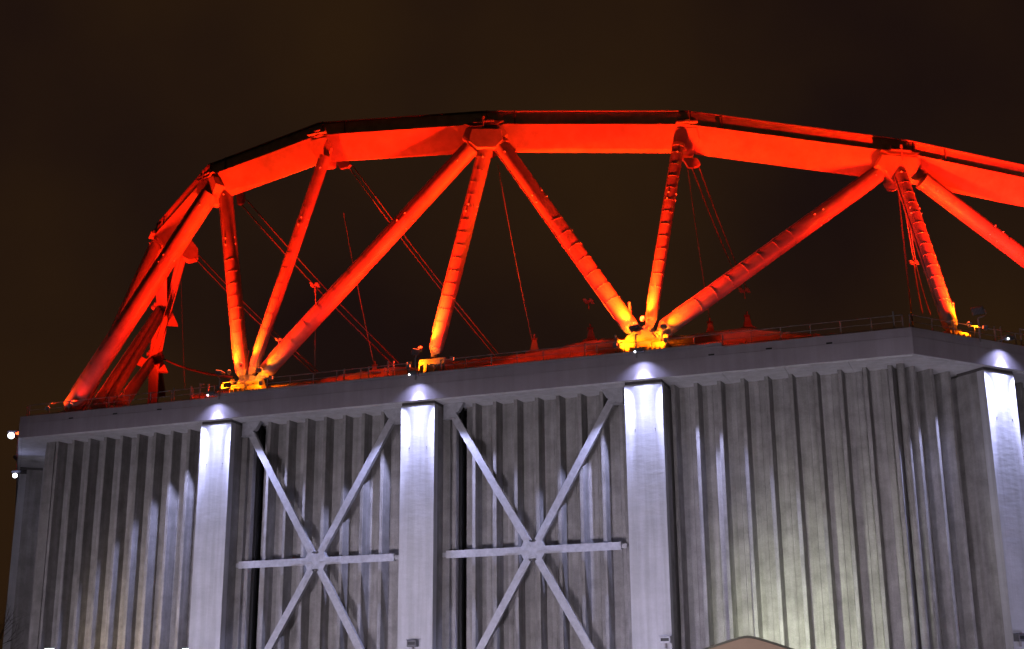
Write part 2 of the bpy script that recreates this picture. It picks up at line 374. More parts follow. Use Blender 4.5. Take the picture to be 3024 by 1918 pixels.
# ------------------------------------------------------------------ roof truss
tr = thing('roof_truss', PA(-40, 3, 26), 'giant polygonal white steel roof truss floodlit red above the stadium edge', 'truss')
NODES = [(430, 1230, 46), (437, 1174, 46), (440, 1050, 46), (462, 905, 46), (452, 700, 46), (608, 523, 47.5), (938, 400, 48.5), (1425, 367, 48), (2028, 367, 46.5), (2690, 455, 44), (3330, 590, 43)]
NP = [onz(*q) for q in NODES]
extra = NP[-1]+(NP[-1]-NP[-2]).normalized()*10+Vector((0, 8, 0)); NP.append(extra)
NP.insert(0, NP[0]+Vector((6, 16, 0)))
def outn(i):
    a = NP[max(i-1, 0)]; b = NP[min(i+1, len(NP)-1)]
    d1 = (NP[i]-a); d2 = (b-NP[i]); d = (d1.normalized() if d1.length else Vector())+(d2.normalized() if d2.length else Vector())
    d.z = 0; d.normalize(); return d.cross(Z)     # pointing outward (to the right of travel = camera side)
BK = {6: ((0, .95), (.6, .0), (1, 0)), 7: ((0, 0), (.55, .02), (1, .9)), 8: ((0, 1.1), (.5, 1.1), (1, 1.1)), 9: ((0, 0), (.55, .02), (1, .9)), 10: ((0, .9), (.45, .0), (1, 0)), 5: ((0, 0), (1, .1)), 4: ((0, .3), (1, .3))}
SEAM = {}
for i in range(len(NP)-1):
    P, Q = NP[i], NP[i+1]; nP, nQ = outn(i), outn(i+1)
    prof = BK.get(i, ((0, .4), (1, .4)))
    mb = MB(); rows = []
    for t, k in prof:
        c = P.lerp(Q, t); nn = nP.lerp(nQ, t).normalized()
        B = (1.30*(1-min(k, 1))+.85*min(k, 1), -1.98*(1-min(k, 1))-(1.45 if k <= 1 else 1.85)*min(k, 1))
        rows.append([c, c-nn*B[0]+Z*B[1], c-nn*1.38-Z*2.02, c-nn*1.55-Z*.10, c-nn*.8+Z*.02])
    vs = [v for r in rows for v in r]; fs = []
    for a in range(len(rows)-1):
        for k in range(5): fs.append((a*5+k, a*5+(k+1) % 5, (a+1)*5+(k+1) % 5, (a+1)*5+k))
    fs += [(0, 1, 2, 3, 4), tuple((len(rows)-1)*5+k for k in (4, 3, 2, 1, 0))]
    mb.add(vs, fs); ch = mb.build('chord', M['truss'], tr)
    # erection seams near the nodes and top lip
    d = (Q-P)
    for t in ((.13, .87) if i > 4 else (.85,)):
        sm = MB()
        c = P.lerp(Q, t); nn = nP.lerp(nQ, t).normalized(); du = d.normalized()
        sm.box(c+nn*.025+Z*.02-du*.04, du*.08, -nn*.3, Z*.10)
        sm.build('seam_plate', M['truss'], ch)
    # upper screen on the chord with end posts and rim; pale and dark rim colours paint its lit and unlit runs
    if i >= 5:
        hS = 1.25; sc = MB(); i0 = .30
        a0, b0 = P-nP*i0+Z*.02, Q-nQ*i0+Z*.02; a1, b1 = P-nP*(i0+.10)+Z*(hS), Q-nQ*(i0+.10)+Z*(hS)
        sc.hexa([a0, b0, b0-nQ*.12, a0-nP*.12, a1, b1, b1-nQ*.12, a1-nP*.12]); sc.build('screen', M['screen'], ch)
        rm = MB(); rm.hexa([a1+nP*.22+Z*.005, b1+nQ*.22+Z*.005, b1-nQ*.2+Z*.005, a1-nP*.2+Z*.005, a1+nP*.22+Z*.075, b1+nQ*.22+Z*.075, b1-nQ*.2+Z*.075, a1-nP*.2+Z*.075]); rm.build('rim', M['truss'] if i >= 8 else M['darksteel'], ch)
        for t in (.02, .16):
            rb = MB()
            c0 = a0.lerp(b0, t); c1 = a1.lerp(b1, t); nn = nP.lerp(nQ, t)
            rb.bar(c0+nn*.10, c1+nn*.16+Z*.12, .10, .12)
            rb.build('stiffener', M['darksteel'], ch)
# nodes: solid joint blocks, hexagonal in elevation, with collar recess and lifting brackets
def node(i, big, sh=0.0, wid=1.75):
    P = NP[i]+Vector((0, 0, 0)); n_ = outn(i); d = Z.cross(n_); P = P+d*sh
    mb = MB(); W2 = wid
    prof = [(-W2*.8, -.25), (-W2, -1.1), (-W2*.62, -1.7), (-.5, -2.5 if big else -2.2), (.5, -2.5 if big else -2.2), (W2*.62, -1.7), (W2, -1.1), (W2*.8, -.25)]
    sl = .2 if big else .62; mb.prism([P+n_*(.10 if big else .05)+d*a+Z*b+n_*b*sl for a, b in prof], -n_*1.3)
    nd = mb.build('node_block', M['truss'], tr, bevel=.04)
    if big:
        c = MB(); c.prism([P+n_*.24+d*a+Z*b for a, b in [(-W2*.85, .07), (-W2*.55, -.22), (W2*.55, -.22), (W2*.85, .07)]], -n_*.6); c.build('node_lip', M['darksteel'], nd)
        c = MB(); c.tube(P+n_*.35+Z*-.9, P+n_*.35+Z*.45, .06, 8); c.tube(P+n_*.35+Z*.35, P+n_*.35+Z*.55, .11, 8); c.build('lifting_rod', M['truss'], nd)
    c = MB()
    for sx in (-.55, .55):
        c.prism([P+d*(sx-.35)+Z*.05+n_*.1, P+d*(sx+.35)+Z*.05+n_*.1, P+d*(sx+.18)+Z*.5+n_*.1, P+d*(sx-.2)+Z*.62+n_*.1], -n_*.18)
    c.bar(P-d*.9+Z*.12+n_*.2, P+d*.9+Z*.12+n_*.2, .22, .16)
    c.tube(P-d*.5+Z*.42, P+d*.6+Z*.5, .09, 8)
    c.build('lifting_bracket', M['truss'], nd, bevel=.02)
    return nd
BIGN = {6: (0, 1.6), 8: (.15, 2.0), 10: (-1.0, 2.0)}
for i in (5, 7, 9): node(i, False, 0, 1.05)
for i, (sh, wid) in BIGN.items(): node(i, True, sh, wid)
for i in (3, 4): node(i, False, 0, 1.2)
# struts
SB = {}
def strut(pt_, pb, r, rings=True, spacing=1.15, collar=True, base=True, studs=True, r0=.06, r1=.90):
    d = pb-pt_; Ln = d.length; u = d/Ln; SB.setdefault('abcdefghijklmn'[len(SB)], (pb.copy(), pt_.copy()))
    b = MB(); n = 32; sd = u.orthogonal().normalized(); w_ = u.cross(sd)
    b.tube(pt_, pb, r, n)
    def ring(c, rr, hh, tilt=0):
        k = n; vs = []
        for j, (ra, dz) in enumerate(((r*.98, -hh), (rr, -hh), (rr, hh), (r*.98, hh))):
            for i in range(k):
                a = 2*math.pi*i/k; vs.append(c+u*dz+sd*math.cos(a)*ra+w_*math.sin(a)*ra)
        b.add(vs, [(j*k+i, j*k+(i+1) % k, ((j+1) % 4)*k+(i+1) % k, ((j+1) % 4)*k+i) for j in range(4) for i in range(k)])
    if rings:
        t = Ln*r0
        while t < Ln*r1: ring(pt_+u*t, r+.028, .015); t += spacing
    if collar: ring(pt_+u*.15, r+.07, .16)
    o = b.build('strut', M['truss'], tr, smooth=True)
    # stop collar, longitudinal pipe (cable conduit) and lugs on the tube
    v = -fwd; v = (v-u*v.dot(u)).normalized(); sidev = u.cross(v)
    c = MB(); c.tube(pt_+u*.4+(v*.35+sidev*.94).normalized()*(r+.05), pb-u*1.2+(v*.35+sidev*.94).normalized()*(r+.05), .045, 6); c.build('conduit', M['truss'], o)
    if studs:
        c = MB()
        for t, aa in ((.30, .5), (.335, .6), (.30, -.9), (.335, -.95), (.06, .1)):
            q = pt_+u*Ln*t+(v*math.cos(aa)+sidev*math.sin(aa))*(r+.02); c.ball(q, .075, 5)
        c.build('lug', M['soffit'], o)
    if base:
        # pointed clevis end: cone cap, two cheek plates and a pin
        c = MB(); c.tube(pb-u*.02, pb+u*.55, r*1.0, 20, r2=r*.5); c.build('cone_end', M['truss'], o, smooth=True)
        c = MB()
        for s_ in (-1, 1): c.prism([pb+u*.2+v*.28*s_-sidev*.34, pb+u*.2+v*.28*s_+sidev*.34, pb+u*1.15+v*.28*s_+sidev*.22, pb+u*1.15+v*.28*s_-sidev*.22], v*.08)
        c.tube(pb+u*.85-v*.5, pb+u*.85+v*.5, .17, 12); c.build('clevis', M['truss'], o)
        # stub lug sticking off the tube near its foot
        c = MB(); q = pb-u*1.0-sidev*r*.9; c.tube(q, q+Z*.75-u*.1, .11, 8); c.ball(q+Z*.75-u*.1, .12, 5); c.build('foot_lug', M['truss'], o)
    return o
def nodept(x, y, i, dep=0.0): return same(x, y, NP[i]-outn(i)*.3)
S = {}
S['a'] = strut(nodept(622, 573, 6), oA(212, 1203, 2.0), .82, spacing=1.5, r0=.30)
S['b'] = strut(nodept(665, 552, 6), oA(716, 1100, 2.0), .62, spacing=1.2, r0=.42)
S['c'] = strut(nodept(962, 462, 7), oA(752, 1078, 2.0), .47, spacing=1.4, r0=.25)
S['d'] = strut(nodept(1392, 438, 8), oA(786, 1096, 2.0), .72, spacing=1.9, r0=.5)
S['e'] = strut(nodept(1436, 436, 8), oA(1288, 1030, 2.0), .60, spacing=1.12)
S['f'] = strut(nodept(1478, 428, 8), oA(1862, 966, 2.0), .68, spacing=1.45, r0=.45)
S['g'] = strut(nodept(2004, 428, 9), oA(1922, 944, 2.0), .47, spacing=1.12)
S['h'] = strut(nodept(2612, 501, 10), oA(1965, 970, 2.0), .72, spacing=1.7, r0=.45)
S['i'] = strut(nodept(2652, 498, 10), oB(2806, 960, 2.0), .58, spacing=1.15)
# strut running out of the frame on the right to the next foot
tp = nodept(2723, 534, 10); xq = 3024
for xq in range(3024, 4200, 10):
    yq = 534+(xq-2723)*(762-534)/301; q = oB(xq, yq, 2.0)
    if q.z < 28.3: break
S['j'] = strut(tp, q, .68, spacing=1.6, r0=.3)
S['k'] = strut(nodept(478, 910, 4), onz(290, 1196, 27.3), .62, rings=False, studs=False)
S['l'] = strut(nodept(462, 720, 5), onz(246, 1196, 27.3), .55, rings=False, studs=False)
S['m'] = strut(nodept(448, 1068, 3), onz(358, 1196, 27.3), .62, rings=False, studs=False)
S['n'] = strut(nodept(492, 905, 4), onz(322, 1190, 27.5), .42, rings=False, studs=False)
# feet: pedestals under the clevises
def foot(c, wx, h, wy=2.0, flare=1.25, top=None, d=dA, nrm=nA):
    b = MB(); z0, z1 = 25.82, 25.82+h
    b.hexa([c-d*wx*flare/2+nrm*wy/2+Z*z0, c+d*wx*flare/2+nrm*wy/2+Z*z0, c+d*wx*flare/2-nrm*wy/2+Z*z0, c-d*wx*flare/2-nrm*wy/2+Z*z0, c-d*wx/2+nrm*wy*.38+Z*z1, c+d*wx/2+nrm*wy*.38+Z*z1, c+d*wx/2-nrm*wy*.38+Z*z1, c-d*wx/2-nrm*wy*.38+Z*z1])
    f = b.build('pedestal', M['truss'], tr, bevel=.05)
    b = MB()
    for sx in (-.38, -.13, .13, .38):
        p = c+d*wx*sx*1.1+nrm*(wy*.5+.04)+Z*z0; b.hexa([p-d*.04+nrm*.25, p+d*.04+nrm*.25, p+d*.04-nrm*.1, p-d*.04-nrm*.1, p-d*.04+nrm*.02+Z*h*.7, p+d*.04+nrm*.02+Z*h*.7, p+d*.04-nrm*.2+Z*h*.7, p-d*.04-nrm*.2+Z*h*.7])
    b.box(c-d*wx*flare*.6+nrm*(wy*.72)+Z*z0, d*wx*flare*1.2, -nrm*wy*1.3, Z*.14); b.build('base_plate', M['truss'], f)
    return f
def flat(v): return Vector((v.x, v.y, 0))
foot(flat(PA(-56.1, 2.0, 0)), 1.45, 1.45); foot(flat(PA(-54.5, 2.0, 0)), 1.3, 1.25, flare=1.35)
foot(flat(PA(-37.75, 2.0, 0)), 2.35, 1.95, wy=2.2, flare=1.02)
foot(flat(PA(-20.6, 2.0, 0)), 2.5, 1.55, wy=2.2, flare=1.1); foot(flat(PA(-18.7, 2.0, 0)), 1.2, 1.4)
foot(flat(PA(-73.9, 2.0, 0)), 1.5, .7); foot(flat(PB(6.1, 2.0, 0)), 1.9, 1.0, d=dB, nrm=nB); 
foot(flat(q), 2.2, 1.6, d=dB, nrm=nB)
for x in (300, 440):
    p = onz(x, 1192, 27.2); foot(flat(p), 2.2, 1.1)
# cluster casting at foot 3
b = MB(); c = PA(-20.1, 1.7, 27.5)
b.prism([c+dA*a+Z*z for a, z in ((-1.5, -.3), (-1.6, .25), (-1.1, .75), (-.3, .85), (.1, 1.3), (.7, 1.25), (1.0, .6), (1.6, .3), (1.5, -.3))], -nA*.7); b.build('foot_casting', M['truss'], tr, bevel=.08)
b = MB(); c = PA(-55.4, 1.7, 27.2)
b.prism([c+dA*a+Z*z for a, z in ((-1.3, -.3), (-1.2, .5), (-.5, 1.0), (.4, 1.0), (1.2, .6), (1.5, -.3))], -nA*.7); b.build('foot_casting', M['truss'], tr, bevel=.08)
# gusset plates for the cables and the paired cables
def polyat(pts_, P, thick, name='node_plate'):
    b = MB(); b.prism([same(x, y, P) for x, y in pts_], Vector((P.x, P.y, 0)).normalized()*thick); return b.build(name, M['truss'], tr, bevel=.04)
polyat([(446, 682), (470, 668), (520, 690), (562, 702), (585, 735), (586, 762), (560, 769), (520, 748), (486, 728), (458, 716)], NP[5], 1.2)
polyat([(446, 905), (462, 892), (512, 915), (500, 935), (480, 930)], NP[4], 1.0)
polyat([(388, 1046), (400, 1042), (446, 1068), (450, 1082), (436, 1090), (392, 1066)], NP[3], 1.0)
polyat([(452, 1028), (470, 1030), (486, 1052), (478, 1072), (452, 1072), (444, 1048)], NP[3]+Vector((.3, .5, 0)), .6)
polyat([(1393, 380), (1480, 380), (1486, 412), (1462, 436), (1408, 436), (1384, 418)], NP[8]+outn(8)*.55, .5)
def member(x0, y0, i, x1, y1, j, w_):
    b = MB(); b.bar(same(x0, y0, NP[i]-outn(i)*1.2), same(x1, y1, NP[j]-outn(j)*1.2), w_, w_); b.build('inner_chord', M['truss'], tr)
member(540, 752, 5, 488, 915, 4, .75); member(486, 915, 4, 464, 1040, 3, .7); member(462, 1065, 3, 480, 1165, 2, .9)
def gplate(x, y, i, w_=.9, h_=1.0):
    p = same(x, y, NP[i]-outn(i)*1.2); n_ = outn(i); d = Z.cross(n_)
    b = MB(); b.prism([p+d*-w_*.6+Z*h_*.6, p+d*w_*.5+Z*h_*.6, p+d*w_*.75-Z*.1, p+d*w_*.5-Z*h_*.45, p-d*w_*.2-Z*h_*.5], -n_*.35); b.build('cable_gusset', M['truss'], tr, bevel=.03); return p
gplate(705, 590, 6); gplate(1010, 487, 7, 1.1, .7); gplate(2040, 482, 9, 1.1, .8); gplate(2630, 552, 10, .9, .6); gplate(472, 1052, 3, .9, 1.4)
def cable(x0, y0, i, x1, y1, z1, r=.05):
    p = same(x0, y0, NP[i]-outn(i)*1.4); q = onz(x1, y1, z1); b = MB()
    N = 14; pts = [p.lerp(q, t/N)-Z*(.35*math.sin(math.pi*t/N)) for t in range(N+1)]
    for a, c in zip(pts, pts[1:]): b.tube(a, c, r, 7, cap=False)
    b.build('cable', M['cable'], tr); return p, q
def clamp(x, y, P, sc=.45):
    c = same(x, y, P); b = MB(); sd = cr
    for s_ in (-1, 1): b.cbox(c+sd*s_*sc*.55, sd*.3*sc*2, fwd*.3, (cr*-.5+cu).normalized()*sc*1.1)
    b.tube(c-sd*sc*.9, c+sd*sc*.9, .12, 8); b.tube(c+Z*.1, c-Z*sc*1.6, .07, 6); b.build('cable_clamp', M['truss'], tr, bevel=.03)
cable(712, 603, 6, 1160, 1078, 30.0, .055); cable(730, 592, 6, 1178, 1074, 30.0, .055)
cable(572, 758, 5, 932, 1105, 28.5, .05); cable(582, 748, 5, 945, 1102, 28.5, .05)
cable(1030, 494, 7, 1462, 1052, 31, .045); cable(1042, 490, 7, 1474, 1048, 31, .045)
cable(485, 1062, 3, 690, 1116, 28.2, .12)
cable(2042, 492, 9, 2190, 852, 36.5, .05); cable(2062, 488, 9, 2203, 848, 36.5, .05)
cable(2030, 492, 9, 2096, 950, 31.0, .03)
cable(2652, 560, 10, 2696, 966, 28.4, .055); cable(2664, 565, 10, 2698, 768, 36.0, .05); cable(2672, 568, 10, 2704, 768, 36.0, .05)
cable(2699, 785, 10, 2724, 925, 29.5, .05); cable(2706, 785, 10, 2748, 930, 29.5, .04)
cable(1470, 486, 8, 1570, 1000, 29.5, .03); cable(1015, 630, 7, 1105, 1080, 28.5, .028); cable(932, 852, 7, 930, 1108, 28.3, .03); cable(535, 830, 5, 546, 1150, 28.0, .022)
cable(552, 752, 5, 468, 1040, 38.0, .06); cable(536, 757, 5, 449, 1040, 38.0, .03)
clamp(930, 842, onz(930, 842, 37)); clamp(824, 1003, onz(824, 1003, 31), .3); clamp(1738, 890, onz(1738, 890, 35), .5); clamp(2198, 858, onz(2198, 858, 36), .5); clamp(2699, 776, onz(2699, 776, 36), .4)

# ------------------------------------------------------------------ mast cones on the roof
def cone(x, y, z, h, lab, r=.42):
    p = onz(x, y, z); t = thing('cable_mast', p-Z*h, lab, 'mast', 'conical cable masts standing on the roof skin')
    b = MB(); c = p-Z*h; 
    for a_ in (0,): b.tube(c, p, r*1.25, 4, r2=r*.55)
    b.build('cone', M['truss'], t)
    b = MB(); b.tube(p, p+Z*.5, .07, 8); b.cbox(p+Z*.12, cr*.5, fwd*.2, Z*.2); b.build('head', M['darksteel'], t)
    b = MB(); b.tube(c-Z*.12, c, r*1.9, 12, r2=r*1.5); b.build('foot_ring', M['roof'], t)
cone(1578, 1006, 29.6, .95, 'tapering mast on the roof skin between the second and third strut feet')
cone(1744, 975, 30.6, .9, 'faint mast close to the left of the third strut foot')
cone(2096, 957, 30.2, 1.1, 'brightest red mast just right of the third strut foot')
cone(2206, 938, 30.8, .9, 'mast on top of the swollen red roof ridge, farther right of the third foot')
cone(1107, 1084, 28.3, .4, 'low stubby mast to the left of the second strut foot', .3)

# ------------------------------------------------------------------ guard railings
def railing(Pf, s0, s1, lab, off=.55, posts=2.1, h=1.12, z0=HF+.03, base=None):
    t = thing('guard_railing', Pf((s0+s1)/2, off, z0), lab, 'railing', 'dark guard railings along the roof edge')
    n = max(2, round((s1-s0)/posts)); m = M['rail']
    for i in range(n+1):
        s = s0+(s1-s0)*i/n; b = MB(); b.tube(Pf(s, off, z0), Pf(s, off, z0+h), .04 if i % 2 else .055, 6); b.cbox(Pf(s, off, z0+.02), dA*.16, nA*.16, Z*.03); b.build('post', m, t)
    for k, hh in enumerate((1.1, .62, .18)):
        b = MB(); b.tube(Pf(s0, off, z0+hh), Pf(s1, off, z0+hh), .032 if k == 0 else .022, 6); b.build('rail', m, t)
railing(PA, -77.6, -58.0, 'dark tubular railing above the left end bay, in front of the slanted left struts')
railing(PA, -57.2, -39.5, 'dark railing on the roof edge between the first and second strut feet', h=1.0, z0=HF+.26)
railing(PA, -36.7, -21.3, 'dark railing on the roof edge between the second and third strut feet', h=1.0, z0=HF+.26)
railing(PA, -18.0, -.6, 'dark railing running from the third strut foot to the building corner')
railing(PB, .5, 22, 'dark railing on the right hand face past the building corner')
railing(PC, .6, 40, 'railing on the far left face turning away behind the corner')
# upright stub pipes with lit faces standing along the edge
pm = 0
for (x, y0, y1, bend) in ((512, 1147, 1180, 0), (563, 1141, 1175, 0), (590, 1133, 1168, 1), (615, 1135, 1152, 0), (1016, 1089, 1126, 0), (1089, 1083, 1120, 0), (1146, 1068, 1110, 0), (1162, 1066, 1085, 0), (1204, 1080, 1106, 0), (1728, 1014, 1046, 0), (1819, 990, 1042, 0), (2641, 920, 967, 0), (2940, 966, 1006, 0), (2958, 966, 1000, 0), (3016, 972, 1010, 1)):
    Q = oB if x > 2691 else oA
    a = Q(x, y1, .9); bq = Q(x, y0, .9); bq = Vector((a.x, a.y, bq.z)); a.z = HF
    b = MB(); b.bar(a, bq, .11, .11, nA)
    if bend: b.bar(bq-Z*.05, bq-Z*.12+dA*.35, .09, .1)
    nxt = 'above the first lit pillar' if x < 700 else ('left of the second strut foot' if x < 1250 else ('left of the third strut foot' if x < 1900 else ('at the building corner' if x < 2700 else 'beside the rightmost lamp')))
    o = b.build('vent_pipe', M['truss']); tag(o, 'thin upright red lit pipe standing at the roof edge '+nxt, 'pipe', 'upright pipes at the roof edge '+nxt)

# ------------------------------------------------------------------ floodlights aimed at the truss
RED = (1.0, .0105, .0012)
def headlamp(Pf, d, nr, s, lab, tgt, power=60000, size=75, z=28.05, off=-.25, both=()):
    t = thing('floodlight', Pf(s, off, HF), lab, 'floodlight', 'post mounted floodlights aimed up at the truss')
    c = Pf(s, off, z); fw = (tgt-c).normalized(); sd = fw.cross(Z).normalized(); u = sd.cross(fw)
    b = MB(); b.cbox(c, sd*.86, fw*.22, u*.62); hs = b.build('housing', M['lampbody'], t, bevel=.04)
    b = MB()
    for k in range(7): b.cbox(c-fw*.15+sd*(k-3)*.11, sd*.02, fw*.09, u*.54)
    b.build('fins', M['lampbody'], hs)
    b = MB(); b.cbox(c+fw*.125, sd*.74, fw*.02, u*.5); b.build('lens', M['red_lens'], hs)
    b = MB(); b.bar(Pf(s, off+.05, HF-.3), Pf(s, off+.05, z-.55), .09, .09, nr); b.bar(Pf(s, off+.05, z-.55), Pf(s, off+.05, z-.45)+sd*.5, .07, .07); b.bar(c+sd*.5-u*.4, c+sd*.5+u*.05, .05, .08); b.build('post', M['rail'], t)
    for k, (tg, pw, sz) in enumerate(((tgt, power, size),)+tuple(both)):
        f2 = (tg-c).normalized(); spot('flood', c+f2*.25, tg, pw*1.15, RED, sz+8, .9, .25, t)
    spot('spill', c+Z*.3+fw*.3, c+Z*10-nr*2, 15000, RED, 172, .4, .2, t)
def mid(i, t, dz=-1.2): return NP[i].lerp(NP[i+1], t)+Z*dz
headlamp(PA, dA, nA, -57.0, 'grey floodlight head on a post above the leftmost lit pillar', mid(6, .6), both=((mid(5, .5), 60000, 70), (mid(7, .5), 50000, 60), (NP[8]-Z*1.4, 42000, 34), (NP[6]-Z*1.4, 30000, 40), (PA(-68, 3.5, 32), 26000, 42)))
headlamp(PA, dA, nA, -38.6, 'grey floodlight head on a post left of the single vertical strut foot', mid(7, .8), both=((mid(8, .45), 60000, 70), (mid(6, .8), 40000, 60), (NP[9]-Z*1.4, 40000, 34), (NP[6]-Z*1.4, 30000, 34)))
headlamp(PA, dA, nA, -20.15, 'floodlight seen dark against the glowing yellow third strut foot', mid(8, .85), both=((mid(9, .5), 60000, 70), (mid(8, .15), 50000, 60), (NP[8]-Z*1.4, 42000, 34), (NP[10]-Z*1.4, 42000, 34)))
headlamp(PB, dB, nB, 6.6, 'floodlight on a post right of the foot nearest the building corner', mid(10, .35), both=((mid(9, .8), 50000, 65), (mid(10, .02), 30000, 55)))
headlamp(PB, dB, nB, 25.5, 'added floodlight on a post beyond the right edge of the frame', mid(10, .6), 70000, both=((mid(10, .2), 60000, 60),))  # added out of view to brighten the right chord
headlamp(PC, dC, nC, 19.0, 'floodlight on the far left face hidden behind the corner', mid(5, .2), both=((mid(4, .5), 70000, 70), (mid(3, .5), 70000, 70)))
headlamp(PC, dC, nC, 4.5, 'added floodlight just round the far left corner', mid(4, .7), 70000, z=26.35, off=2.4, both=((onz(300, 1150, 29), 60000, 90), (onz(420, 1000, 34), 40000, 60)))  # added out of view to light the far left legs
headlamp(PC, dC, nC, 33, 'added floodlight farther along the far left face', mid(3, .5), 90000, both=((mid(2, .3), 60000, 80),))  # added out of view to light the far left chord
# small uplights added at the strut feet; amber stands for clipped red light
AMB = (1.0, .15, .002)
def uplight(p, tgt, power, lab, size=70, col=AMB, s2=None):
    t = thing('uplight', p, lab, 'uplight', 'small added uplights at the strut feet'); f = (tgt-p).normalized()
    b = MB(); b.tube(p-Z*.22, p-Z*.05, .12, 10); b.cbox(p-f*.02, cr*.3, fwd*.18, cu*.3); b.build('housing', M['lampbody'], t)
    b = MB(); b.tube(p+f*.14, p+f*.17, .11, 12); b.build('lens', M['red_lens'], t)
    spot('added_uplight_beam', p+f*.22, tgt, power, col, size, .9, .1, t)
def along(sn, y): 
    return y
def added_footlight(key, lat, power, lab, col=AMB, size=66, out=1.35, up=4.6, nr=nA, d=dA):
    pb, pt_ = SB[key]; u = (pt_-pb).normalized()
    uplight(pb+nr*out+d*lat-u*.1-Z*.15, pb+u*up, power, lab, size, col)
added_footlight('b', -.5, 7000, 'small added uplight before the steep left strut of the first foot')
added_footlight('c', -.5, 6500, 'small added uplight between the struts of the first foot')
added_footlight('d', .1, 2500, 'small added uplight before the long right strut of the first foot')
added_footlight('e', -.8, 9500, 'small added uplight before the single vertical strut foot')
added_footlight('f', .7, 8500, 'small added uplight before the left strut of the third foot')
added_footlight('g', -.3, 8000, 'small added uplight before the middle strut of the third foot')
added_footlight('h', .2, 2800, 'small added uplight before the long right strut of the third foot')
added_footlight('i', .5, 9500, 'small added uplight before the strut foot right of the building corner', nr=nB, d=dB)
added_footlight('d', .3, 6000, 'added red flood before the long right strut of the first foot', RED, 50, up=10)  # added to brighten the dark lower tubes
added_footlight('h', .4, 7000, 'added red flood before the long right strut of the third foot', RED, 50, up=10)
for sf, lb in ((-54.6, 'first'), (-37.8, 'second'), (-20.0, 'third')):  # low lamps added to redden the railing and roof edge
    for sg, tx in ((-1, 'leftwards'), (1, 'rightwards')):
        uplight(PA(sf+sg*1.9, .95, 27.5), PA(sf+sg*9, 3.2, 26.6), 1500, 'low added red lamp shining '+tx+' along the roof edge from the '+lb+' foot', 80, (1, .02, .002))
AM2 = (1.0, .15, .001)  # colour of the lamps added to make the pedestals glow
uplight(PA(-57.4, .2, 26.9), PA(-55.9, 2.0, 27.6), 2600, 'low added amber lamp by the pedestal of the first foot', 110, AM2)
uplight(PA(-53.2, .2, 26.9), PA(-54.6, 2.0, 27.6), 1500, 'low added amber lamp on the right side of the first foot', 110, AM2)
uplight(PA(-39.4, .1, 27.0), PA(-37.9, 2.0, 27.9), 2000, 'low added amber lamp by the block under the single vertical strut', 110, AM2)
uplight(PA(-21.9, .1, 27.0), PA(-20.2, 2.0, 27.9), 4200, 'low added amber lamp on the left side of the third foot', 110, AM2)
uplight(PA(-17.9, .1, 27.0), PA(-19.4, 2.0, 27.8), 2300, 'low added amber lamp on the right side of the third foot', 110, AM2)
uplight(PB(7.6, .1, 27.0), PB(6.2, 2.0, 27.6), 2600, 'low added amber lamp by the foot right of the building corner', 110, AM2)
added_footlight('a', -1.5, 3200, 'small added uplight at the slanted strut foot near the left end', (1, .04, .002), 90, up=6)
added_footlight('a', 1.2, 1300, 'small added red uplight right of the slanted strut foot near the left end', RED, 100, out=1.6, up=9)

# ------------------------------------------------------------------ pillar downlights
BLU = (.52, .55, 1.0)
def downlight(Pf, d, nr, sc, lab, k=1.0):
    t = thing('downlight', Pf(sc, 0, HF), lab, 'downlight', 'white downlights above the pillars')
    c = Pf(sc, -.9, HF+.10)
    b = MB(); b.cbox(c, d*.72, nr*.55, Z*.28); h = b.build('housing', M['lampbody'], t, bevel=.03)
    b = MB(); b.cbox(c+nr*.18-Z*.15, d*.6, nr*.14, Z*.03); b.build('lens', M['black'], h)
    b = MB(); b.bar(c-nr*.27, Pf(sc, .1, HF+.06), .09, .07); b.bar(c-nr*.1+Z*.15, Pf(sc+.25, .1, HF+.28), .05, .05); b.build('bracket', M['rail'], t)
    b = MB(); b.ball(c+nr*.24-Z*.17-d*.3, .075, 5); b.build('side_lens', M['white_lens'], h)
    lp = c-Z*.24+nr*.12
    spot('narrow_beam', lp, Pf(sc, .3, 12.5), 8500*k, BLU, 33, 1.0, .06, t)
    spot('core_beam', lp, Pf(sc, .4, 20.5), 3000*k, BLU, 60, 1.0, .08, t)
    spot('fill_beam', lp, Pf(sc, .3, 17.0), 3800*k, BLU, 40, 1.0, .07, t)
    spot('wide_beam', lp, Pf(sc, .8, 12.0), 520*k, BLU, 122, .8, .08, t)
    for sg in (-1, 1): spot('side_beam', lp+nr*.5+d*sg*.3, Pf(sc+sg*8.4, 3.6, 8.0), 13500*k, BLU, 41, .5, .06, t)
downlight(PA, dA, nA, -57.2, 'white downlight over the leftmost fully seen pillar')
downlight(PA, dA, nA, -38.4, 'white downlight over the pillar between the two braced bays')
downlight(PA, dA, nA, -19.7, 'white downlight over the pillar right of the braced bays')
downlight(PB, dB, nB, 8.75, 'brightest white downlight, over the pillar at the right edge', 1.35)
downlight(PB, dB, nB, 27.8, 'white downlight beyond the right edge of the frame')
# lamps seen edge-on past the left corner
for (x, y, lab) in ((33, 1287, 'upper glaring white lamp at the far left corner'), (44, 1405, 'lower small glaring white lamp at the far left corner')):
    P = same(x, y, PC(8, -1.0, 20)); t = thing('corner_lamp', P, lab, 'lamp', 'white lamps past the left corner')
    b = MB(); b.ball(P, .30 if y < 1300 else .22, 7); b.build('lens', M['white_lens'], t)
    b = MB(); b.bar(P+Z*.3, P+Z*.35+Vector((.45, .2, .05)), .1, .1); b.cbox(P+Vector((.1, .1, .42)), cr*.8, fwd*.5, Z*.16); b.build('bracket', M['lampbody'], t)
    pt('glow', P-fwd*.6-Z*.1, 60, BLU, .2, t)

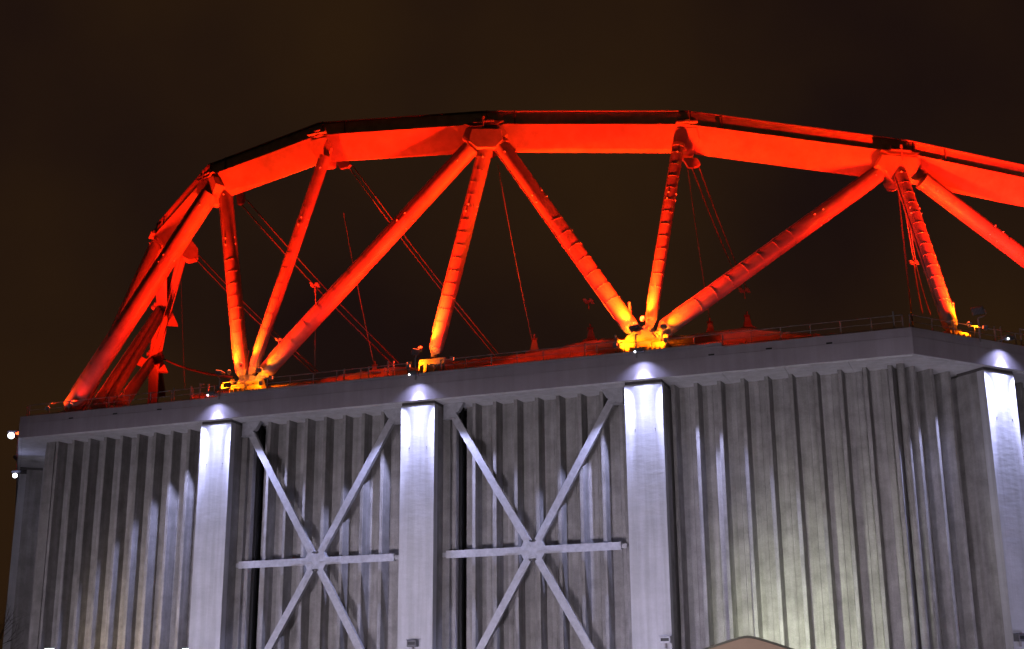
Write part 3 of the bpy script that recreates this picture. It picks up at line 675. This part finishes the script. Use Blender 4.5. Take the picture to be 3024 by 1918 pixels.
# ------------------------------------------------------------------ lower fixtures, street lamps and ground floods, some added (out of frame below)
def wallbox(x, y, Q, off, lab, col='lampbody', d=dA, nr=nA):
    p = Q(x, y, off-.45); t = thing('wall_fixture', p, lab, 'wall lamp', 'box lamps on the pillars near the bottom of the view')
    b = MB(); b.cbox(p, d*.8, nr*.55, Z*.50); b.cbox(p+Z*.27, d*.9, nr*.65, Z*.05); h = b.build('housing', M[col], t, bevel=.03)
    b = MB(); b.cbox(p+nr*.285, d*.6, nr*.02, Z*.22); b.build('front_glass', M['black'], h)
    b = MB(); b.tube(p-Z*.25, p-Z*.6, .09, 8); b.bar(p-nr*.2, p-nr*.5, .2, .2); b.build('stem', M['rail'], t)
wallbox(1219, 1901, oA, .5, 'dark box lamp low on the middle pillar, left of its right edge')
wallbox(1966, 1890, oA, .5, 'grey box lamp low on the right edge of the third pillar', 'steel')
wallbox(3012, 1884, oB, .5, 'dark box lamp low at the right edge of the frame', 'lampbody', dB, nB)
wallbox(560, 1936, oA, .5, 'box lamp low on the leftmost pillar, just under the frame', 'steel')
for (x, y, s_) in ((148, 1917, 1), (549, 1917, .7)):
    P = onz(x, y, 3.9*1.0); P = same(x, y, PA(-60, -8, 0)); t = thing('path_lamp', Vector((P.x, P.y, GZ)), 'slim path lamp whose white head peeps over the lower frame edge, '+('far left' if x < 300 else 'at the first pillar'), 'lamp', 'path lamps before the left bay')
    b = MB(); b.tube(Vector((P.x, P.y, GZ)), P-Z*.12, .07, 8); b.build('post', M['rail'], t)
    b = MB(); b.cbox(P-Z*.06, cr*.7*s_, fwd*.3, Z*.10); b.build('head', M['lampbody'], t)
    b = MB(); b.cbox(P-Z*.13, cr*.66*s_, fwd*.28, Z*.05); b.cbox(P+Z*.01-fwd*.16, cr*.7*s_, fwd*.02, Z*.07); b.build('lens', M['white_lens'], t)
def groundflood(P, tgt, power, col, size, lab, blend=.9, rad=.3):
    t = thing('ground_floodlight', Vector((P.x, P.y, GZ)), lab, 'floodlight', 'ground floodlights below the frame')
    f = (tgt-P).normalized(); b = MB(); b.cbox(P, cr*.6, f*.2, f.cross(cr)*.45); b.build('housing', M['lampbody'], t, bevel=.03)
    b = MB(); b.tube(Vector((P.x, P.y, GZ)), P-Z*.2, .06, 8); b.build('post', M['rail'], t)
    b = MB(); b.cbox(P+f*.12, cr*.5, f*.02, f.cross(cr)*.36); b.build('lens', M['warm_lens'], t)
    spot('beam', P+f*.25, tgt, power, col, size, blend, rad, t)
groundflood(PA(-10.5, -7, 0), PA(-9.0, 3, 5.0), 9000, (.88, .95, .72), 80, 'greenish floodlight on the ground before the right hand bay')
groundflood(PA(-68, -7, 0), PA(-66, 3, 5), 3500, (1.0, .80, .55), 80, 'warm floodlight on the ground before the left end bay')
for s, pw in ((-57.6, 1500), (-38.7, 1300), (-19.9, 1500)):  # floods added to keep the lower pillars evenly bright
    groundflood(PA(s, -11, -.6), PA(s, .25, 6.5), pw*1.2, (.62, .60, 1.0), 50, 'pale added floodlight on the ground before a white pillar', .7, 1.0)
groundflood(PB(8.7, -11, -.6), PB(8.7, .25, 6.5), 2000, (.62, .60, 1.0), 50, 'pale added floodlight on the ground before the pillar right of the corner', .7)  # added likewise for the pillar past the corner
# low neutral wall washers added further out on the plaza as facade fill
for s_, pw, lb in ((-68, 5000, 'before the left end bay'), (-48.2, 5200, 'before the left braced bay'), (-29.5, 5200, 'before the right braced bay'), (-10, 4500, 'before the right hand bay'), (6, 3500, 'near the building corner')):
    groundflood(PA(s_, -38, -.6), PA(s_, 2.5, 7.5), pw*5.8, (.90, .81, 1.0), 64, 'low added neutral floodlight far out on the plaza '+lb, 1.0, 2.2)

# ------------------------------------------------------------------ kiosk with a low gable at the lower edge
ap = same(2207, 1877, Vector((0, 42, 0))); t = thing('ticket_kiosk', Vector((ap.x, ap.y, GZ)), 'low brown kiosk with a dark edged shallow gable before the right hand bay', 'kiosk')
hz = ap.z; X = Vector((1, 0, 0)); Y = Vector((0, 1, 0))
def gp_(dx, dz, dy=0): return Vector((ap.x+dx, ap.y+dy, hz+dz))
b = MB(); hw = 3.0; ev = -.345*hw
# rounded-apex gable outline
ol = [(-hw, ev)]+[(x, -.345*math.sqrt(x*x+.07)+.085) for x in (-2.4, -1.6, -.9, -.5, -.25, -.1, 0, .1, .25, .5, .9, 1.6, 2.4)]+[(hw, ev)]
b.prism([gp_(x, z-.07, .05) for x, z in ol]+[gp_(hw, GZ-hz+.3, .05), gp_(-hw, GZ-hz+.3, .05)], Y*4.0); b.build('wall', M['kiosk'], t)
b = MB()
for (x0, z0), (x1, z1) in zip(ol, ol[1:]): b.hexa([gp_(x0, z0-.06), gp_(x1, z1-.06), gp_(x1, z1-.06, 4.3), gp_(x0, z0-.06, 4.3), gp_(x0, z0), gp_(x1, z1), gp_(x1, z1, 4.3), gp_(x0, z0, 4.3)])
b.build('roof', M['black'], t)
b = MB(); b.box(gp_(-1.2, GZ-hz+1.2, -.0), X*2.4, Y*.06, Z*1.1); b.build('window', M['darksteel'], t)
b = MB(); b.box(gp_(-1.4, GZ-hz+1.05, -.25), X*2.8, Y*.3, Z*.06); b.build('counter', M['kiosk'], t)

groundflood(Vector((ap.x-1, 30, -.3)), Vector((ap.x, 42, .8)), 5000, (1.0, .88, .8), 70, 'small added lamp on a stake lighting the front of the brown kiosk', 1.0, .5)  # added only to brighten the kiosk front
# ------------------------------------------------------------------ bare tree at the lower left
def bare_tree():
    base = same(-120, 1900, Vector((0, 62, 0))); base.z = GZ
    t = thing('bare_tree', base, 'leafless dark tree whose thin twigs reach in at the lower left corner', 'tree')
    b = MB(); rnd = random.Random(5); tw = MB()
    def grow(p, d, ln, r, lvl):
        q = p+d*ln; (b if lvl < 2 else tw).tube(p, q, r, 6 if lvl < 3 else 4, r2=r*.7, cap=False)
        if lvl >= 6: return
        for k in range(3 if lvl < 4 else 2):
            nd = (d+Vector((rnd.uniform(-.8, .8), rnd.uniform(-.8, .8), rnd.uniform(-.1, .5)))).normalized()
            grow(p+d*ln*rnd.uniform(.6, 1), nd, ln*rnd.uniform(.62, .8), r*.55, lvl+1)
    grow(base, Vector((.05, 0, 1)), 2.2, .12, 0)
    b.build('trunk', M['bark'], t); tw.build('crown', M['bark'], t)
bare_tree()
